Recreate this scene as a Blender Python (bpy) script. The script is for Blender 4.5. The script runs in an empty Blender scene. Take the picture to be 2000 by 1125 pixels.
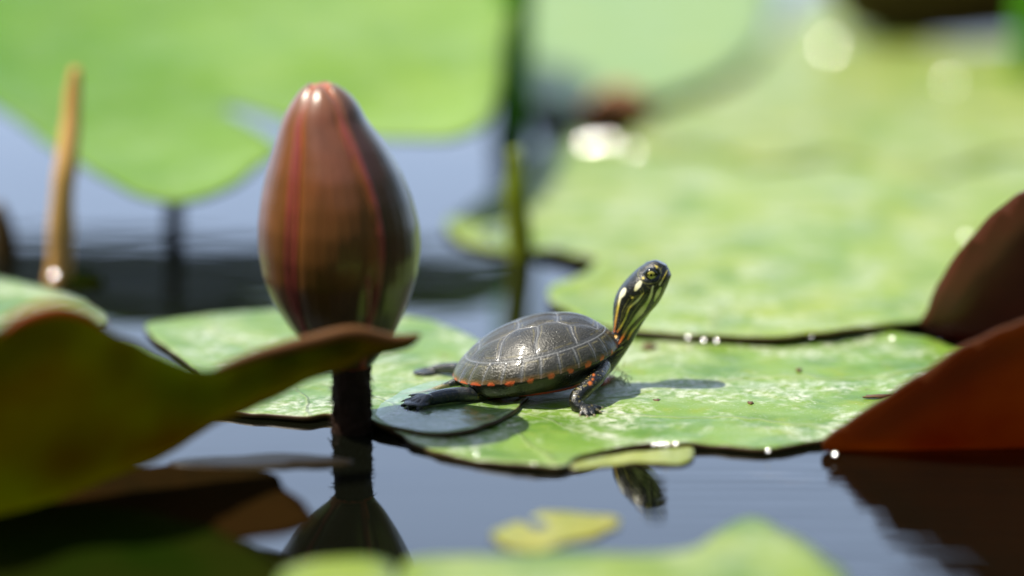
import bpy, bmesh, math, random
import numpy as np
from mathutils import Vector, noise
from mathutils.geometry import delaunay_2d_cdt
random.seed(7); np.random.seed(7)
R = math.radians
S = bpy.context.scene
C = S.collection
S.unit_settings.system = 'METRIC'
S.unit_settings.scale_length = 0.01          # one unit is one centimetre

# ------------------------------------------------------------------ camera, light, exposure
H, DIP, F = 12.4, 13.0, 5833.0               # lens height (cm), downward tilt, focal length in photo pixels
cd = bpy.data.cameras.new('camera'); cam = bpy.data.objects.new('camera', cd); C.objects.link(cam)
cam.location = (0, 0, H); cam.rotation_euler = (R(90-DIP), 0, 0)
cd.sensor_width = 36; cd.lens = 105; cd.clip_start = 0.5; cd.clip_end = 20000
cd.dof.use_dof = True; cd.dof.focus_distance = 46.9; cd.dof.aperture_fstop = 0.054
cd.dof.aperture_blades = 0
S.camera = cam
SUN_EL, SUN_AZ = 64.0, 3.0                   # light travels to +x, a little away from the lens
sun_dir = Vector((-math.cos(R(SUN_EL))*math.cos(R(SUN_AZ)), -math.cos(R(SUN_EL))*math.sin(R(SUN_AZ)), math.sin(R(SUN_EL))))
w = bpy.data.worlds.new('World'); S.world = w; w.use_nodes = True
nt = w.node_tree; nt.nodes.clear()
out = nt.nodes.new('ShaderNodeOutputWorld'); bg = nt.nodes.new('ShaderNodeBackground')
sky = nt.nodes.new('ShaderNodeTexSky'); sky.sky_type = 'NISHITA'; sky.sun_disc = False
sky.sun_elevation = R(SUN_EL); sky.sun_rotation = math.atan2(sun_dir.x, sun_dir.y)
sky.dust_density = 1.0; sky.ozone_density = 1.5
# broad thin clouds
tc = nt.nodes.new('ShaderNodeTexCoord'); mp = nt.nodes.new('ShaderNodeMapping'); mp.inputs['Scale'].default_value = (1.0, 1.0, 5.0)
cn = nt.nodes.new('ShaderNodeTexNoise'); cn.inputs['Scale'].default_value = 2.6; cn.inputs['Detail'].default_value = 5
cr = nt.nodes.new('ShaderNodeMapRange'); cr.inputs['From Min'].default_value = .50; cr.inputs['From Max'].default_value = .72
cr.inputs['To Max'].default_value = .55
cm = nt.nodes.new('ShaderNodeMix'); cm.data_type = 'RGBA'
cm.inputs[7].default_value = (12.4, 11.8, 12.0, 1)
# pale haze low over the horizon
sx = nt.nodes.new('ShaderNodeSeparateXYZ'); hz = nt.nodes.new('ShaderNodeMapRange'); hz.inputs[1].default_value = .72; hz.inputs[2].default_value = .30
hz.inputs[3].default_value = 0; hz.inputs[4].default_value = .9
hm = nt.nodes.new('ShaderNodeMix'); hm.data_type = 'RGBA'; hm.inputs[7].default_value = (6.9, 8.8, 12.2, 1)
nt.links.new(tc.outputs['Generated'], sx.inputs[0]); nt.links.new(sx.outputs['Z'], hz.inputs[0]); 
hy = nt.nodes.new('ShaderNodeMapRange'); hy.inputs[1].default_value = .35; hy.inputs[2].default_value = .75
hq = nt.nodes.new('ShaderNodeMath'); hq.operation = 'MULTIPLY'
nt.links.new(sx.outputs['Y'], hy.inputs[0]); nt.links.new(hy.outputs[0], hq.inputs[0]); nt.links.new(hz.outputs[0], hq.inputs[1]); nt.links.new(hq.outputs[0], hm.inputs[0])
L = nt.links.new
L(tc.outputs['Generated'], mp.inputs['Vector']); L(mp.outputs[0], cn.inputs['Vector']); L(cn.outputs['Fac'], cr.inputs['Value'])
L(cr.outputs[0], cm.inputs[0]); L(sky.outputs[0], hm.inputs[6]); L(hm.outputs[2], cm.inputs[6]); 
# added unseen dark green band behind and beside the lens, dims front faces
ym = nt.nodes.new('ShaderNodeMapRange'); ym.inputs[1].default_value = .55; ym.inputs[2].default_value = .15
zm = nt.nodes.new('ShaderNodeMapRange'); zm.inputs[1].default_value = .62; zm.inputs[2].default_value = .42
sm = nt.nodes.new('ShaderNodeMath'); sm.operation = 'MULTIPLY'
wm = nt.nodes.new('ShaderNodeMix'); wm.data_type = 'RGBA'; wm.inputs[7].default_value = (.45, .62, .28, 1)
L(sx.outputs['Y'], ym.inputs[0]); L(sx.outputs['Z'], zm.inputs[0]); L(ym.outputs[0], sm.inputs[0]); L(zm.outputs[0], sm.inputs[1])
L(sm.outputs[0], wm.inputs[0]); L(cm.outputs[2], wm.inputs[6]); L(wm.outputs[2], bg.inputs['Color']); L(bg.outputs[0], out.inputs['Surface'])
bg.inputs['Strength'].default_value = 0.115
sl = bpy.data.lights.new('sun', 'SUN'); sl.energy = 4.7; sl.angle = R(0.53); sl.color = (1.0, .93, .79)
so = bpy.data.objects.new('sun', sl); C.objects.link(so); so.location = sun_dir*60
so.rotation_euler = sun_dir.to_track_quat('Z', 'Y').to_euler()
S.view_settings.view_transform = 'Standard'; S.view_settings.look = 'None'
S.view_settings.exposure = 0.50; S.view_settings.gamma = 1.0
S.render.engine = 'CYCLES'; S.cycles.use_denoising = True
S.cycles.max_bounces = 10; S.cycles.transparent_max_bounces = 12
S.cycles.sample_clamp_indirect = 6

# ------------------------------------------------------------------ helpers
def srgb(r, g, b):
    f = lambda c: (c/255/12.92) if c/255 <= .04045 else ((c/255+.055)/1.055)**2.4
    return (f(r), f(g), f(b), 1.0)
def ray(px, py):
    x, y, z = (px-1000)/F, 1.0, -(py-562.5)/F
    c, s = math.cos(R(DIP)), math.sin(R(DIP))
    return Vector((x, y*c+z*s, -y*s+z*c))
def G(px, py, z=0.0):
    d = ray(px, py); t = (z-H)/d.z
    return Vector((d.x*t, d.y*t, z))
def at(px, py, Y):                          # point on that line of sight, Y centimetres away along the pond
    d = ray(px, py); t = Y/d.y
    return Vector((d.x*t, Y, H+d.z*t))
def tag(o, label=None, cat=None, group=None, kind=None):
    if label: o['label'] = label
    if cat: o['category'] = cat
    if group: o['group'] = group
    if kind: o['kind'] = kind
    return o
def mesh_obj(name, verts, faces, mats, parent=None, smooth=True, cols=None, fmat=None):
    me = bpy.data.meshes.new(name); me.from_pydata([tuple(v) for v in verts], [], faces); me.update()
    for m in (mats if isinstance(mats, (list, tuple)) else [mats]): me.materials.append(m)
    if smooth: me.polygons.foreach_set('use_smooth', [True]*len(me.polygons))
    if fmat is not None: me.polygons.foreach_set('material_index', fmat)
    if cols is not None: set_cols(me, cols)
    o = bpy.data.objects.new(name, me); C.objects.link(o)
    if parent: o.parent = parent
    return o
def set_cols(me, cols):
    a = me.color_attributes.new('Col', 'FLOAT_COLOR', 'POINT')
    c = np.ones((len(me.vertices), 4), dtype=np.float32); c[:, :cols.shape[1]] = cols
    a.data.foreach_set('color', c.ravel())
def smooth_loop(pts, n=8):
    P = [Vector(p) for p in pts]; m = len(P); o = []
    for i in range(m):
        a, b, c, d = P[i-1], P[i], P[(i+1) % m], P[(i+2) % m]
        for k in range(n):
            t = k/n
            o.append(.5*((2*b)+(c-a)*t+(2*a-5*b+4*c-d)*t*t+(3*b-a-3*c+d)*t**3))
    return o
def smooth_path(pts, n=8):
    P = [np.array(p, float) for p in pts]; P = [2*P[0]-P[1]]+P+[2*P[-1]-P[-2]]; o = []
    for i in range(1, len(P)-2):
        a, b, c, d = P[i-1], P[i], P[i+1], P[i+2]
        for k in range(n):
            t = k/n
            o.append(.5*((2*b)+(c-a)*t+(2*a-5*b+4*c-d)*t*t+(3*b-a-3*c+d)*t**3))
    o.append(P[-2]); return o
def seg_dist(P, A, B):
    d = B-A; t = np.clip(((P-A)@d)/max(d@d, 1e-12), 0, 1)
    return np.linalg.norm(P-(A+t[:, None]*d), axis=1), t
def frame3(p1, p2, p3):
    N = (p2-p1).cross(p3-p1).normalized()
    if N.y > 0: N = -N
    U = (p2-p1).normalized(); V = N.cross(U)
    if V.z < 0 and abs(V.z) > .05: U = -U; V = N.cross(U)
    return p1, U, V, N
def flat(z): return Vector((0, 0, z)), Vector((1, 0, 0)), Vector((0, 1, 0)), Vector((0, 0, 1))
def to_plane(px, py, fr):
    O, U, V, N = fr; d = ray(px, py); c = Vector((0, 0, H))
    t = (O-c).dot(N)/d.dot(N); p = c+d*t-O
    return (p.dot(U), p.dot(V))
def fbm(x, y, s, seed=0., o=3):
    v = 0; a = 1
    for k in range(o):
        v += a*noise.noise(Vector((x*s, y*s, seed+k*7.3))); s *= 2; a *= .5
    return v
def sheet(name, outline, fr, mats, thick=.06, step=.3, disp=None, jag=.02, sub=8, parent=None):
    """a leaf blade: the outline lies in plane fr, disp(u, v, edge_distance) lifts it along the plane's normal"""
    lp = smooth_loop([to_plane(px, py, fr) for px, py in outline], sub)
    lp = [Vector((p.x+jag*fbm(p.x, p.y, 1.6, 3), p.y+jag*fbm(p.x, p.y, 1.6, 9))) for p in lp]
    # even the spacing
    q = [lp[0]]
    for p in lp[1:]:
        if (p-q[-1]).length > step*.35: q.append(p)
    if (q[-1]-q[0]).length < step*.3: q.pop()
    lp = q; A = np.array([(p.x, p.y) for p in lp]); B = np.roll(A, -1, axis=0)
    lo, hi = A.min(0), A.max(0)
    xs = np.arange(lo[0], hi[0], step); ys = np.arange(lo[1], hi[1], step*.87)
    X, Y = np.meshgrid(xs, ys); X = X+np.where((np.arange(len(ys)) % 2)[:, None] == 1, step/2, 0)
    P = np.stack([X.ravel(), Y.ravel()], 1)
    ins = np.zeros(len(P), bool)
    for a, b in zip(A, B):
        c = (a[1] > P[:, 1]) != (b[1] > P[:, 1])
        with np.errstate(divide='ignore', invalid='ignore'):
            xi = (b[0]-a[0])*(P[:, 1]-a[1])/(b[1]-a[1])+a[0]
        ins ^= c & (P[:, 0] < xi)
    P = P[ins]
    D = np.full(len(P), 1e9)
    for a, b in zip(A, B): D = np.minimum(D, seg_dist(P, a, b)[0])
    P = P[D > step*.35]; P = np.vstack([A, P])
    vs, es, fs, *_ = delaunay_2d_cdt([Vector(p) for p in P], [], [list(range(len(A)))], 1, 1e-6)
    V2 = np.array([(v.x, v.y) for v in vs]); D = np.full(len(V2), 1e9)
    for a, b in zip(A, B): D = np.minimum(D, seg_dist(V2, a, b)[0])
    O, U, V, N = fr
    # origin at the blade's middle
    mid = V2.mean(0); base = O+U*mid[0]+V*mid[1]
    W = []
    for (u, v), d in zip(V2, D):
        h = disp(u, v, d) if disp else 0
        W.append(O+U*u+V*v+N*h-base)
    o = mesh_obj(name, W, [list(f) for f in fs], mats, parent)
    me = o.data
    # faces look along +N
    if sum(p.normal.dot(N)*p.area for p in me.polygons) < 0: me.flip_normals()
    o.location = base
    md = o.modifiers.new('thickness', 'SOLIDIFY'); md.thickness = thick; md.offset = -1
    if len(me.materials) > 1: md.material_offset = 1; md.material_offset_rim = 1
    me['edge'] = 1
    return o
def tube(path, radii, n=20, flatten=None, caps=True):
    """verts, faces of a tapering tube through 3-D points; flatten = (sy, sz) multipliers"""
    P = [Vector(p) for p in path]; vs = []; fs = []
    prev = None
    for i, p in enumerate(P):
        t = (P[min(i+1, len(P)-1)]-P[max(i-1, 0)]).normalized()
        if prev is None:
            ref = Vector((0, 1, 0)) if abs(t.y) < .9 else Vector((1, 0, 0))
            a = t.cross(ref).normalized()
        else: a = (prev-t*prev.dot(t)).normalized()
        prev = a; b = t.cross(a)
        ra = radii[i] if not isinstance(radii[i], (tuple, list)) else radii[i]
        for k in range(n):
            an = 2*math.pi*k/n
            if isinstance(ra, (tuple, list)): vs.append(p+a*math.cos(an)*ra[0]+b*math.sin(an)*ra[1])
            else: vs.append(p+(a*math.cos(an)+b*math.sin(an))*ra)
    for i in range(len(P)-1):
        for k in range(n):
            fs.append([i*n+k, i*n+(k+1) % n, (i+1)*n+(k+1) % n, (i+1)*n+k])
    if caps:
        fs.append(list(range(n))[::-1]); fs.append([(len(P)-1)*n+k for k in range(n)])
    return vs, fs
def ball(c, r, n=14, m=10):
    c = Vector(c); r = (r, r, r) if not isinstance(r, (tuple, list)) else r
    vs = [c+Vector((0, 0, r[2]))]; fs = []
    for i in range(1, m):
        th = math.pi*i/m
        for k in range(n):
            ph = 2*math.pi*k/n
            vs.append(c+Vector((r[0]*math.sin(th)*math.cos(ph), r[1]*math.sin(th)*math.sin(ph), r[2]*math.cos(th))))
    vs.append(c-Vector((0, 0, r[2])))
    for k in range(n): fs.append([0, 1+k, 1+(k+1) % n])
    for i in range(m-2):
        for k in range(n): fs.append([1+i*n+k, 1+(i+1)*n+k, 1+(i+1)*n+(k+1) % n, 1+i*n+(k+1) % n])
    e = len(vs)-1
    for k in range(n): fs.append([e, 1+(m-2)*n+(k+1) % n, 1+(m-2)*n+k])
    return vs, fs
def join(parts):
    vs = []; fs = []
    for v, f in parts:
        o = len(vs); vs += list(v); fs += [[i+o for i in q] for q in f]
    return vs, fs
def chain(pts, n=14):
    """rounded limb through (x, y, z, r) points: smooth tube + ball ends"""
    sp = smooth_path(pts, 5)
    return join([tube([p[:3] for p in sp], [float(p[3]) for p in sp], n), ball(sp[0][:3], float(sp[0][3])), ball(sp[-1][:3], float(sp[-1][3]))])

# ------------------------------------------------------------------ materials
def newmat(name):
    m = bpy.data.materials.new(name); m.use_nodes = True; t = m.node_tree; t.nodes.clear()
    o = t.nodes.new('ShaderNodeOutputMaterial'); b = t.nodes.new('ShaderNodeBsdfPrincipled')
    t.links.new(b.outputs[0], o.inputs['Surface'])
    return m, t, o, b
def nn(t, kind, **kw):
    n = t.nodes.new(kind)
    for k, v in kw.items():
        if k in n.inputs: n.inputs[k].default_value = v
        else: setattr(n, k, v)
    return n
def ramp(t, src, stops):
    r = t.nodes.new('ShaderNodeValToRGB'); e = r.color_ramp.elements
    while len(e) < len(stops): e.new(.5)
    for i, (p, c) in enumerate(stops): e[i].position = p; e[i].color = c if len(c) == 4 else (*c, 1)
    t.links.new(src, r.inputs[0]); return r.outputs[0]
def mix(t, fac, a, b, mode='MIX'):
    m = t.nodes.new('ShaderNodeMix'); m.data_type = 'RGBA'; m.blend_type = mode
    for s, v in ((0, fac), (6, a), (7, b)):
        if hasattr(v, 'is_output') or isinstance(v, bpy.types.NodeSocket): t.links.new(v, m.inputs[s])
        else: m.inputs[s].default_value = v
    return m.outputs[2]
def coords(t, scale=(1, 1, 1), loc=(0, 0, 0)):
    c = t.nodes.new('ShaderNodeTexCoord'); m = nn(t, 'ShaderNodeMapping'); m.inputs['Scale'].default_value = scale; m.inputs['Location'].default_value = loc
    t.links.new(c.outputs['Object'], m.inputs['Vector']); return m.outputs[0]
def noise_tex(t, vec, scale, detail=4, rough=.55, dist=0.):
    n = nn(t, 'ShaderNodeTexNoise', Scale=scale, Detail=detail, Roughness=rough, Distortion=dist)
    t.links.new(vec, n.inputs['Vector']); return n.outputs['Fac']
def rng(t, src, a, b, c=0., d=1.):
    m = nn(t, 'ShaderNodeMapRange'); m.inputs[1].default_value = a; m.inputs[2].default_value = b; m.inputs[3].default_value = c; m.inputs[4].default_value = d
    t.links.new(src, m.inputs[0]); return m.outputs[0]
def mult(t, a, b, op='MULTIPLY'):
    m = t.nodes.new('ShaderNodeMath'); m.operation = op
    for i, v in enumerate((a, b)):
        if isinstance(v, bpy.types.NodeSocket): t.links.new(v, m.inputs[i])
        else: m.inputs[i].default_value = v
    return m.outputs[0]
def bump(t, b, src, strength=.3, dist=.02, prev=None):
    n = nn(t, 'ShaderNodeBump', Strength=strength, Distance=dist); t.links.new(src, n.inputs['Height'])
    if prev is not None: t.links.new(prev, n.inputs['Normal'])
    t.links.new(n.outputs[0], b.inputs['Normal']); return n.outputs[0]
def translucent(t, o, b, col, fac):
    tr = t.nodes.new('ShaderNodeBsdfTranslucent'); ms = t.nodes.new('ShaderNodeMixShader'); ms.inputs[0].default_value = fac
    if isinstance(col, bpy.types.NodeSocket): t.links.new(col, tr.inputs[0])
    else: tr.inputs[0].default_value = col
    t.links.new(b.outputs[0], ms.inputs[1]); t.links.new(tr.outputs[0], ms.inputs[2]); t.links.new(ms.outputs[0], o.inputs['Surface'])

def pad_mat(name, c1, c2, residue_sparkle=.5, seed=0., rough=.42, trans=.25, speck=True, fine=1.0, yellow=.35, rcol=(.62, .68, .50, 1), big=.35, sheen_x=None, spec=.55, vein=0):
    m, t, o, b = newmat(name); v = coords(t, loc=(seed, seed*1.7, 0))
    n1 = noise_tex(t, v, big, 4, .6); n2 = noise_tex(t, v, 1.7, 6, .65)
    f1 = rng(t, n1, .35, .65)
    if sheen_x:
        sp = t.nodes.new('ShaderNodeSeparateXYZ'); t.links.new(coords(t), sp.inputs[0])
        f1 = mult(t, mult(t, f1, .35), mult(t, rng(t, sp.outputs['X'], sheen_x[0], sheen_x[1]), .75), 'ADD')  # paler along x: the leaf's sheen is painted into its colour
    col = mix(t, f1, c1, c2)
    n3 = noise_tex(t, coords(t, (1, 1, 1), (9+seed, 4, 0)), big*2.4, 5, .62)
    col = mix(t, rng(t, n3, .46, .62, 0, .75 if speck else .25), col, (c1[0]*.52, c1[1]*.66, c1[2]*.45, 1))
    col = mix(t, rng(t, n2, .55, .75, 0, yellow), col, (.30, .36, .035, 1))
    if residue_sparkle > 0:
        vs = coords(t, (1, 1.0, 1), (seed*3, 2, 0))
        a = rng(t, noise_tex(t, vs, .75, 5, .62, .6), .46, .62); c = rng(t, noise_tex(t, vs, 6.5, 5, .7), .42, .62)  # dried residue, spread wider to paint in sun sparkle
        col = mix(t, mult(t, mult(t, a, c), residue_sparkle), col, rcol)
    if residue_sparkle > .5:
        fs_ = rng(t, noise_tex(t, v, 26*fine, 2, .5), .66, .72, 0, .75); col = mix(t, mult(t, fs_, rng(t, n1, .3, .6)), col, rcol)  # fine white specks: sun sparkle painted into the pad colour
    if speck:
        s = noise_tex(t, v, 2.2, 3, .5); f = rng(t, s, .72, .76, 0, .8)
        col = mix(t, f, col, (.10, .055, .03, 1))
    t.links.new(col, b.inputs['Base Color'])
    t.links.new(rng(t, n2, .3, .7, rough-.12, rough+.15), b.inputs['Roughness'])
    b.inputs['Specular IOR Level'].default_value = spec
    h1 = noise_tex(t, v, 22*fine, 3, .6); h2 = noise_tex(t, v, 2.5, 4, .6)
    n = bump(t, b, h2, .5, .05)
    if vein:
        tcv = t.nodes.new('ShaderNodeTexCoord'); mv = nn(t, 'ShaderNodeMapping'); mv.name = 'vein_map'; t.links.new(tcv.outputs['Object'], mv.inputs['Vector'])
        sv = t.nodes.new('ShaderNodeSeparateXYZ'); t.links.new(mv.outputs[0], sv.inputs[0])
        an = mult(t, sv.outputs['Y'], sv.outputs['X'], 'ARCTAN2')
        an = mult(t, mult(t, an, vein), mult(t, noise_tex(t, v, .5, 3), 1.6), 'ADD')
        fr = mult(t, mult(t, an, 1.0, 'PINGPONG'), 0., 'ADD')
        vv = rng(t, fr, .10, .0); n = bump(t, b, vv, .6, .06, n)
        col = mix(t, mult(t, vv, .38), col, (.45, .52, .22, 1)); t.links.new(col, b.inputs['Base Color'])
    bump(t, b, h1, .55, .012, n)
    translucent(t, o, b, mix(t, .5, col, (.25, .45, .02, 1)), trans)
    return m
def under_mat(name, c1, c2, trans=.2, tcol=(.3, .1, .01, 1), rough=.4, seed=0., spec=.3):
    m, t, o, b = newmat(name); v = coords(t, loc=(seed, 0, seed))
    n1 = noise_tex(t, v, .32, 5, .6)
    col = mix(t, rng(t, n1, .42, .58), c1, c2)
    t.links.new(col, b.inputs['Base Color']); b.inputs['Roughness'].default_value = rough; b.inputs['Specular IOR Level'].default_value = spec
    bump(t, b, noise_tex(t, v, 9, 4, .6), .25, .02)
    translucent(t, o, b, mix(t, rng(t, noise_tex(t, coords(t, (1, 1, 1), (seed, 5, 2)), .4, 4, .6), .35, .65, 0, .8), tcol, (tcol[0]*.7, tcol[1]*.35, tcol[2]*.5, 1)), trans)
    return m
M = {}
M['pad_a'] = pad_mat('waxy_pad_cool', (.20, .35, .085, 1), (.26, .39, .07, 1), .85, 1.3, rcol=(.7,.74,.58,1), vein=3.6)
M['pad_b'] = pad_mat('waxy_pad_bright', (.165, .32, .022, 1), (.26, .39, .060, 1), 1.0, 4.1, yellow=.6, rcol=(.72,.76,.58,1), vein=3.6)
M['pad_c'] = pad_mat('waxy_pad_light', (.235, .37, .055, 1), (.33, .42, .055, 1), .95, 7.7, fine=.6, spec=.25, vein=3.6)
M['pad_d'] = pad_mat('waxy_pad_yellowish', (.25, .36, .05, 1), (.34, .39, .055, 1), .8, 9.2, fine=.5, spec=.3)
M['pad_e'] = pad_mat('waxy_pad_bluish', (.24, .40, .13, 1), (.30, .42, .09, 1), .2, 2.5, fine=.5, yellow=.1, speck=False, spec=.25)
M['leaf_f'] = pad_mat('raised_leaf_green', (.060, .185, .001, 1), (.21, .34, .06, 1), .15, 5.5, rough=.45, trans=.10, fine=.5, speck=False, yellow=.1, big=.12, sheen_x=(-5, 6), spec=.10)
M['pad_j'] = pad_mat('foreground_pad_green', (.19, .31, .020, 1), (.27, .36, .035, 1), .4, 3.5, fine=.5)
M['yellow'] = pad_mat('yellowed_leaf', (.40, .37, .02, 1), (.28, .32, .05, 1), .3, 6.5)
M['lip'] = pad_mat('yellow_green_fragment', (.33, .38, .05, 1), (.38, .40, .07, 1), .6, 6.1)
M['dark_under'] = under_mat('dark_leaf_underside', (.05, .025, .012, 1), (.09, .06, .02, 1), .1, (.2, .15, .02, 1))
M['olive_under'] = under_mat('olive_leaf_underside', (.022, .050, .001, 1), (.060, .040, .002, 1), .5, (.30, .34, .001, 1), .6, 2., .05)
M['red_under'] = under_mat('red_leaf_underside', (.055, .021, .006, 1), (.080, .028, .007, 1), .36, (.54, .215, .012, 1), .55, 3., .15)
M['maroon'] = under_mat('maroon_leaf', (.085, .026, .012, 1), (.11, .032, .016, 1), .22, (.4, .09, .02, 1), .36, 4., .4)
M['rim_red'] = under_mat('red_leaf_rim', (.45, .07, .02, 1), (.5, .12, .03, 1), .3, (.7, .1, .02, 1), .5, 4.)
M['wet_brown'] = under_mat('wet_brown_leaf', (.016, .013, .009, 1), (.007, .005, .003, 1), .03, (.1, .1, .02, 1), .4, 5., .07)
M['tan'] = under_mat('tan_reed', (.62, .34, .09, 1), (.70, .42, .14, 1), .1, (.6, .4, .05, 1), .45, 6.)
M['stalk'] = under_mat('green_stalk', (.07, .30, .01, 1), (.10, .34, .02, 1), .2, (.2, .4, .02, 1), .55, 7., .08)
M['dark_stalk'] = under_mat('dark_stalk', (.015, .014, .008, 1), (.03, .022, .012, 1), .03, (.05, .04, .01, 1), .6, 8.)
M['yellow_stalk'] = under_mat('yellow_green_stalk', (.16, .24, .008, 1), (.24, .29, .015, 1), .2, (.4, .5, .02, 1), .5, 8.)
M['old_stalk'] = under_mat('old_brown_stalk', (.10, .07, .006, 1), (.06, .035, .006, 1), .05, (.1, .08, .02, 1), .6, 8.)
M['brown_bud'] = under_mat('pinkish_brown_bud', (.38, .17, .09, 1), (.30, .12, .05, 1), .1, (.4, .2, .1, 1), .5, 9.)

def water_mat():
    m, t, o, b = newmat('pond_water')
    b.inputs['Base Color'].default_value = (.003, .0035, .002, 1); b.inputs['Roughness'].default_value = .015
    b.inputs['IOR'].default_value = 1.50
    v = coords(t, (.6, 1.5, 1))
    n = bump(t, b, noise_tex(t, v, .5, 2, .5, .3), .05, .10)
    # faint ripples that only run in patches
    wv = nn(t, 'ShaderNodeTexWave', Scale=.62, Distortion=14.0, Detail=2.0); wv.inputs['Detail Scale'].default_value = .6
    wv.bands_direction = 'Y'
    v2 = coords(t, (.15, 1, 1)); t.links.new(v2, wv.inputs['Vector'])
    sp = t.nodes.new('ShaderNodeSeparateXYZ'); t.links.new(coords(t), sp.inputs[0])
    near = mult(t, rng(t, sp.outputs['X'], 1.5, 4.0), rng(t, sp.outputs['Y'], 46, 42))
    far = mult(t, rng(t, sp.outputs['Y'], 64, 72), .5)
    msk = mult(t, mult(t, near, far, 'ADD'), rng(t, noise_tex(t, coords(t, (.25, 1, 1), (2, 1, 0)), .9, 3), .40, .62))
    bump(t, b, mult(t, wv.outputs['Fac'], msk), .2, .06, n)
    return m
M['water'] = water_mat()
def film_mat():
    m, t, o, b = newmat('clear_water_film')
    b.inputs['Base Color'].default_value = (.9, .95, 1, 1); b.inputs['Roughness'].default_value = .03; b.inputs['IOR'].default_value = 1.33
    g = nn(t, 'ShaderNodeBsdfGlossy', Roughness=.03); tr = nn(t, 'ShaderNodeBsdfTransparent'); tr.inputs[0].default_value = (.93, .98, 1.0, 1)
    fr = nn(t, 'ShaderNodeFresnel', IOR=1.38); ms = t.nodes.new('ShaderNodeMixShader')
    bn = nn(t, 'ShaderNodeBump', Strength=.5, Distance=.05); t.links.new(noise_tex(t, coords(t), 2.2, 4), bn.inputs['Height'])
    t.links.new(bn.outputs[0], g.inputs['Normal']); t.links.new(bn.outputs[0], fr.inputs['Normal'])
    t.links.new(fr.outputs[0], ms.inputs[0]); t.links.new(tr.outputs[0], ms.inputs[1]); t.links.new(g.outputs[0], ms.inputs[2])
    t.links.new(ms.outputs[0], o.inputs['Surface']); t.nodes.remove(b)
    return m
M['film'] = film_mat()
def glint_mat():
    m, t, o, b = newmat('water_drop')
    b.inputs['Base Color'].default_value = (.75, .8, .8, 1); b.inputs['Roughness'].default_value = .09
    b.inputs['Specular IOR Level'].default_value = 1.0; b.inputs['IOR'].default_value = 1.6
    return m
M['drop'] = glint_mat()

# ------------------------------------------------------------------ water
def water():
    n = 80; vs = []; fs = []
    X = [-6000, -1500, -400, -120]+list(np.linspace(-60, 60, n))+[120, 400, 1500, 6000]
    Y = [-400, -100]+list(np.linspace(0, 160, n))+[300, 900, 3000, 9000]
    for y in Y:
        for x in X: vs.append((x, y, 0))
    k = len(X)
    for j in range(len(Y)-1):
        for i in range(k-1): fs.append([j*k+i, j*k+i+1, (j+1)*k+i+1, (j+1)*k+i])
    o = mesh_obj('water', vs, fs, M['water']); tag(o, kind='structure')
water()

# ------------------------------------------------------------------ lily pads and leaves
def wavy(amp, s, seed, rim=0., rimw=.5):
    def f(u, v, d):
        h = amp*fbm(u, v, s, seed)
        if rim: h += rim*math.exp(-(d/rimw)**2)
        return h
    return f
UND = M['dark_under']
B_FR = flat(.09)
pad_a = sheet('lily_pad', [(285,638),(330,620),(450,607),(600,602),(760,611),(860,627),(930,660),(985,700),(1030,750),(1012,796),(950,834),(850,850),(765,838),(720,822),(650,808),(600,812),(530,806),(450,800),(300,780),(190,715),(235,672),(300,690),(350,714),(408,750),(345,690)],
    flat(.12), [M['pad_a'], UND], .07, .14, lambda u, v, d: .03*fbm(u, v, .5, 1)+.09*math.exp(-(d/.25)**2)*(1 if u > -2.6 and v < 46 else .3) - .05, jag=.05)
tag(pad_a, 'round pale green lily pad behind the bud and under the turtle hind feet', 'lily pad')
pad_b = sheet('lily_pad', [(745,815),(800,860),(870,884),(950,900),(1030,908),(1100,909),(1135,890),(1200,875),(1300,867),(1400,870),(1480,877),(1550,870),(1640,848),(1720,802),(1800,750),(1880,705),(1897,692),(1850,672),(1790,658),(1700,650),(1450,640),(1250,635),(1150,640),(1080,670),(1000,710),(880,770)],
    B_FR, [M['pad_b'], UND], .08, .13, lambda u, v, d: .035*fbm(u, v, .5, 11)+.03*fbm(u, v, 1.6, 5)+.04*math.exp(-(d/.3)**2)-.03, jag=.05)
tag(pad_b, 'large bright green lily pad in sharp focus carrying the turtle front feet and its shadow', 'lily pad')
lip = sheet('pad_fragment', [(1108,908),(1150,893),(1220,884),(1300,876),(1345,872),(1355,890),(1330,905),(1250,903),(1180,908),(1130,915)],
    flat(.04), [M['lip'], UND], .05, .12, wavy(.05, 1.2, 3), jag=.03)
tag(lip, 'narrow yellow green leaf fragment floating at the front edge of the large pad', 'leaf fragment')
pad_c = sheet('lily_pad', [(1072,562),(1090,592),(1150,625),(1250,646),(1450,659),(1600,655),(1800,630),(2100,560),(2400,450),(2300,330),(1900,262),(1500,262),(1215,280),(1110,262),(1045,290),(1035,330),(930,385),(872,432),(930,468),(1090,490),(1168,518),(1120,545)],
    flat(.20), [M['pad_c'], UND], .07, .3, lambda u, v, d: -.15*min(1, max(0, (1.8-u)/2.2))+.10*fbm(u, v, .22, 21)+.04*fbm(u, v, .9, 5)+.08*math.exp(-(d/.5)**2)-.05, jag=.12)
tag(pad_c, 'broad light green lily pad lying right behind the turtle head', 'lily pad')
pad_d = sheet('lily_pad', [(1230,268),(1300,222),(1430,165),(1500,95),(1540,30),(1620,-20),(1700,20),(1760,75),(1900,92),(2300,80),(2500,180),(2300,340),(2000,298),(1800,342),(1640,300),(1500,318),(1380,285),(1270,292)],
    flat(.25), [M['pad_d'], M['pad_d']], .08, .5, lambda u, v, d: .15*fbm(u, v, .16, 31)+.05*fbm(u, v, .7, 5), jag=.25)
tag(pad_d, 'blurred yellow green lily pad in the upper right, beyond the broad light pad', 'lily pad')
pad_e = sheet('lily_pad', [(1022,-90),(1022,120),(1060,208),(1150,218),(1300,190),(1420,140),(1490,80),(1510,0),(1500,-90)],
    flat(.4), [M['pad_e'], UND], .08, .5, wavy(.1, .2, 41), jag=.1)
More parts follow.
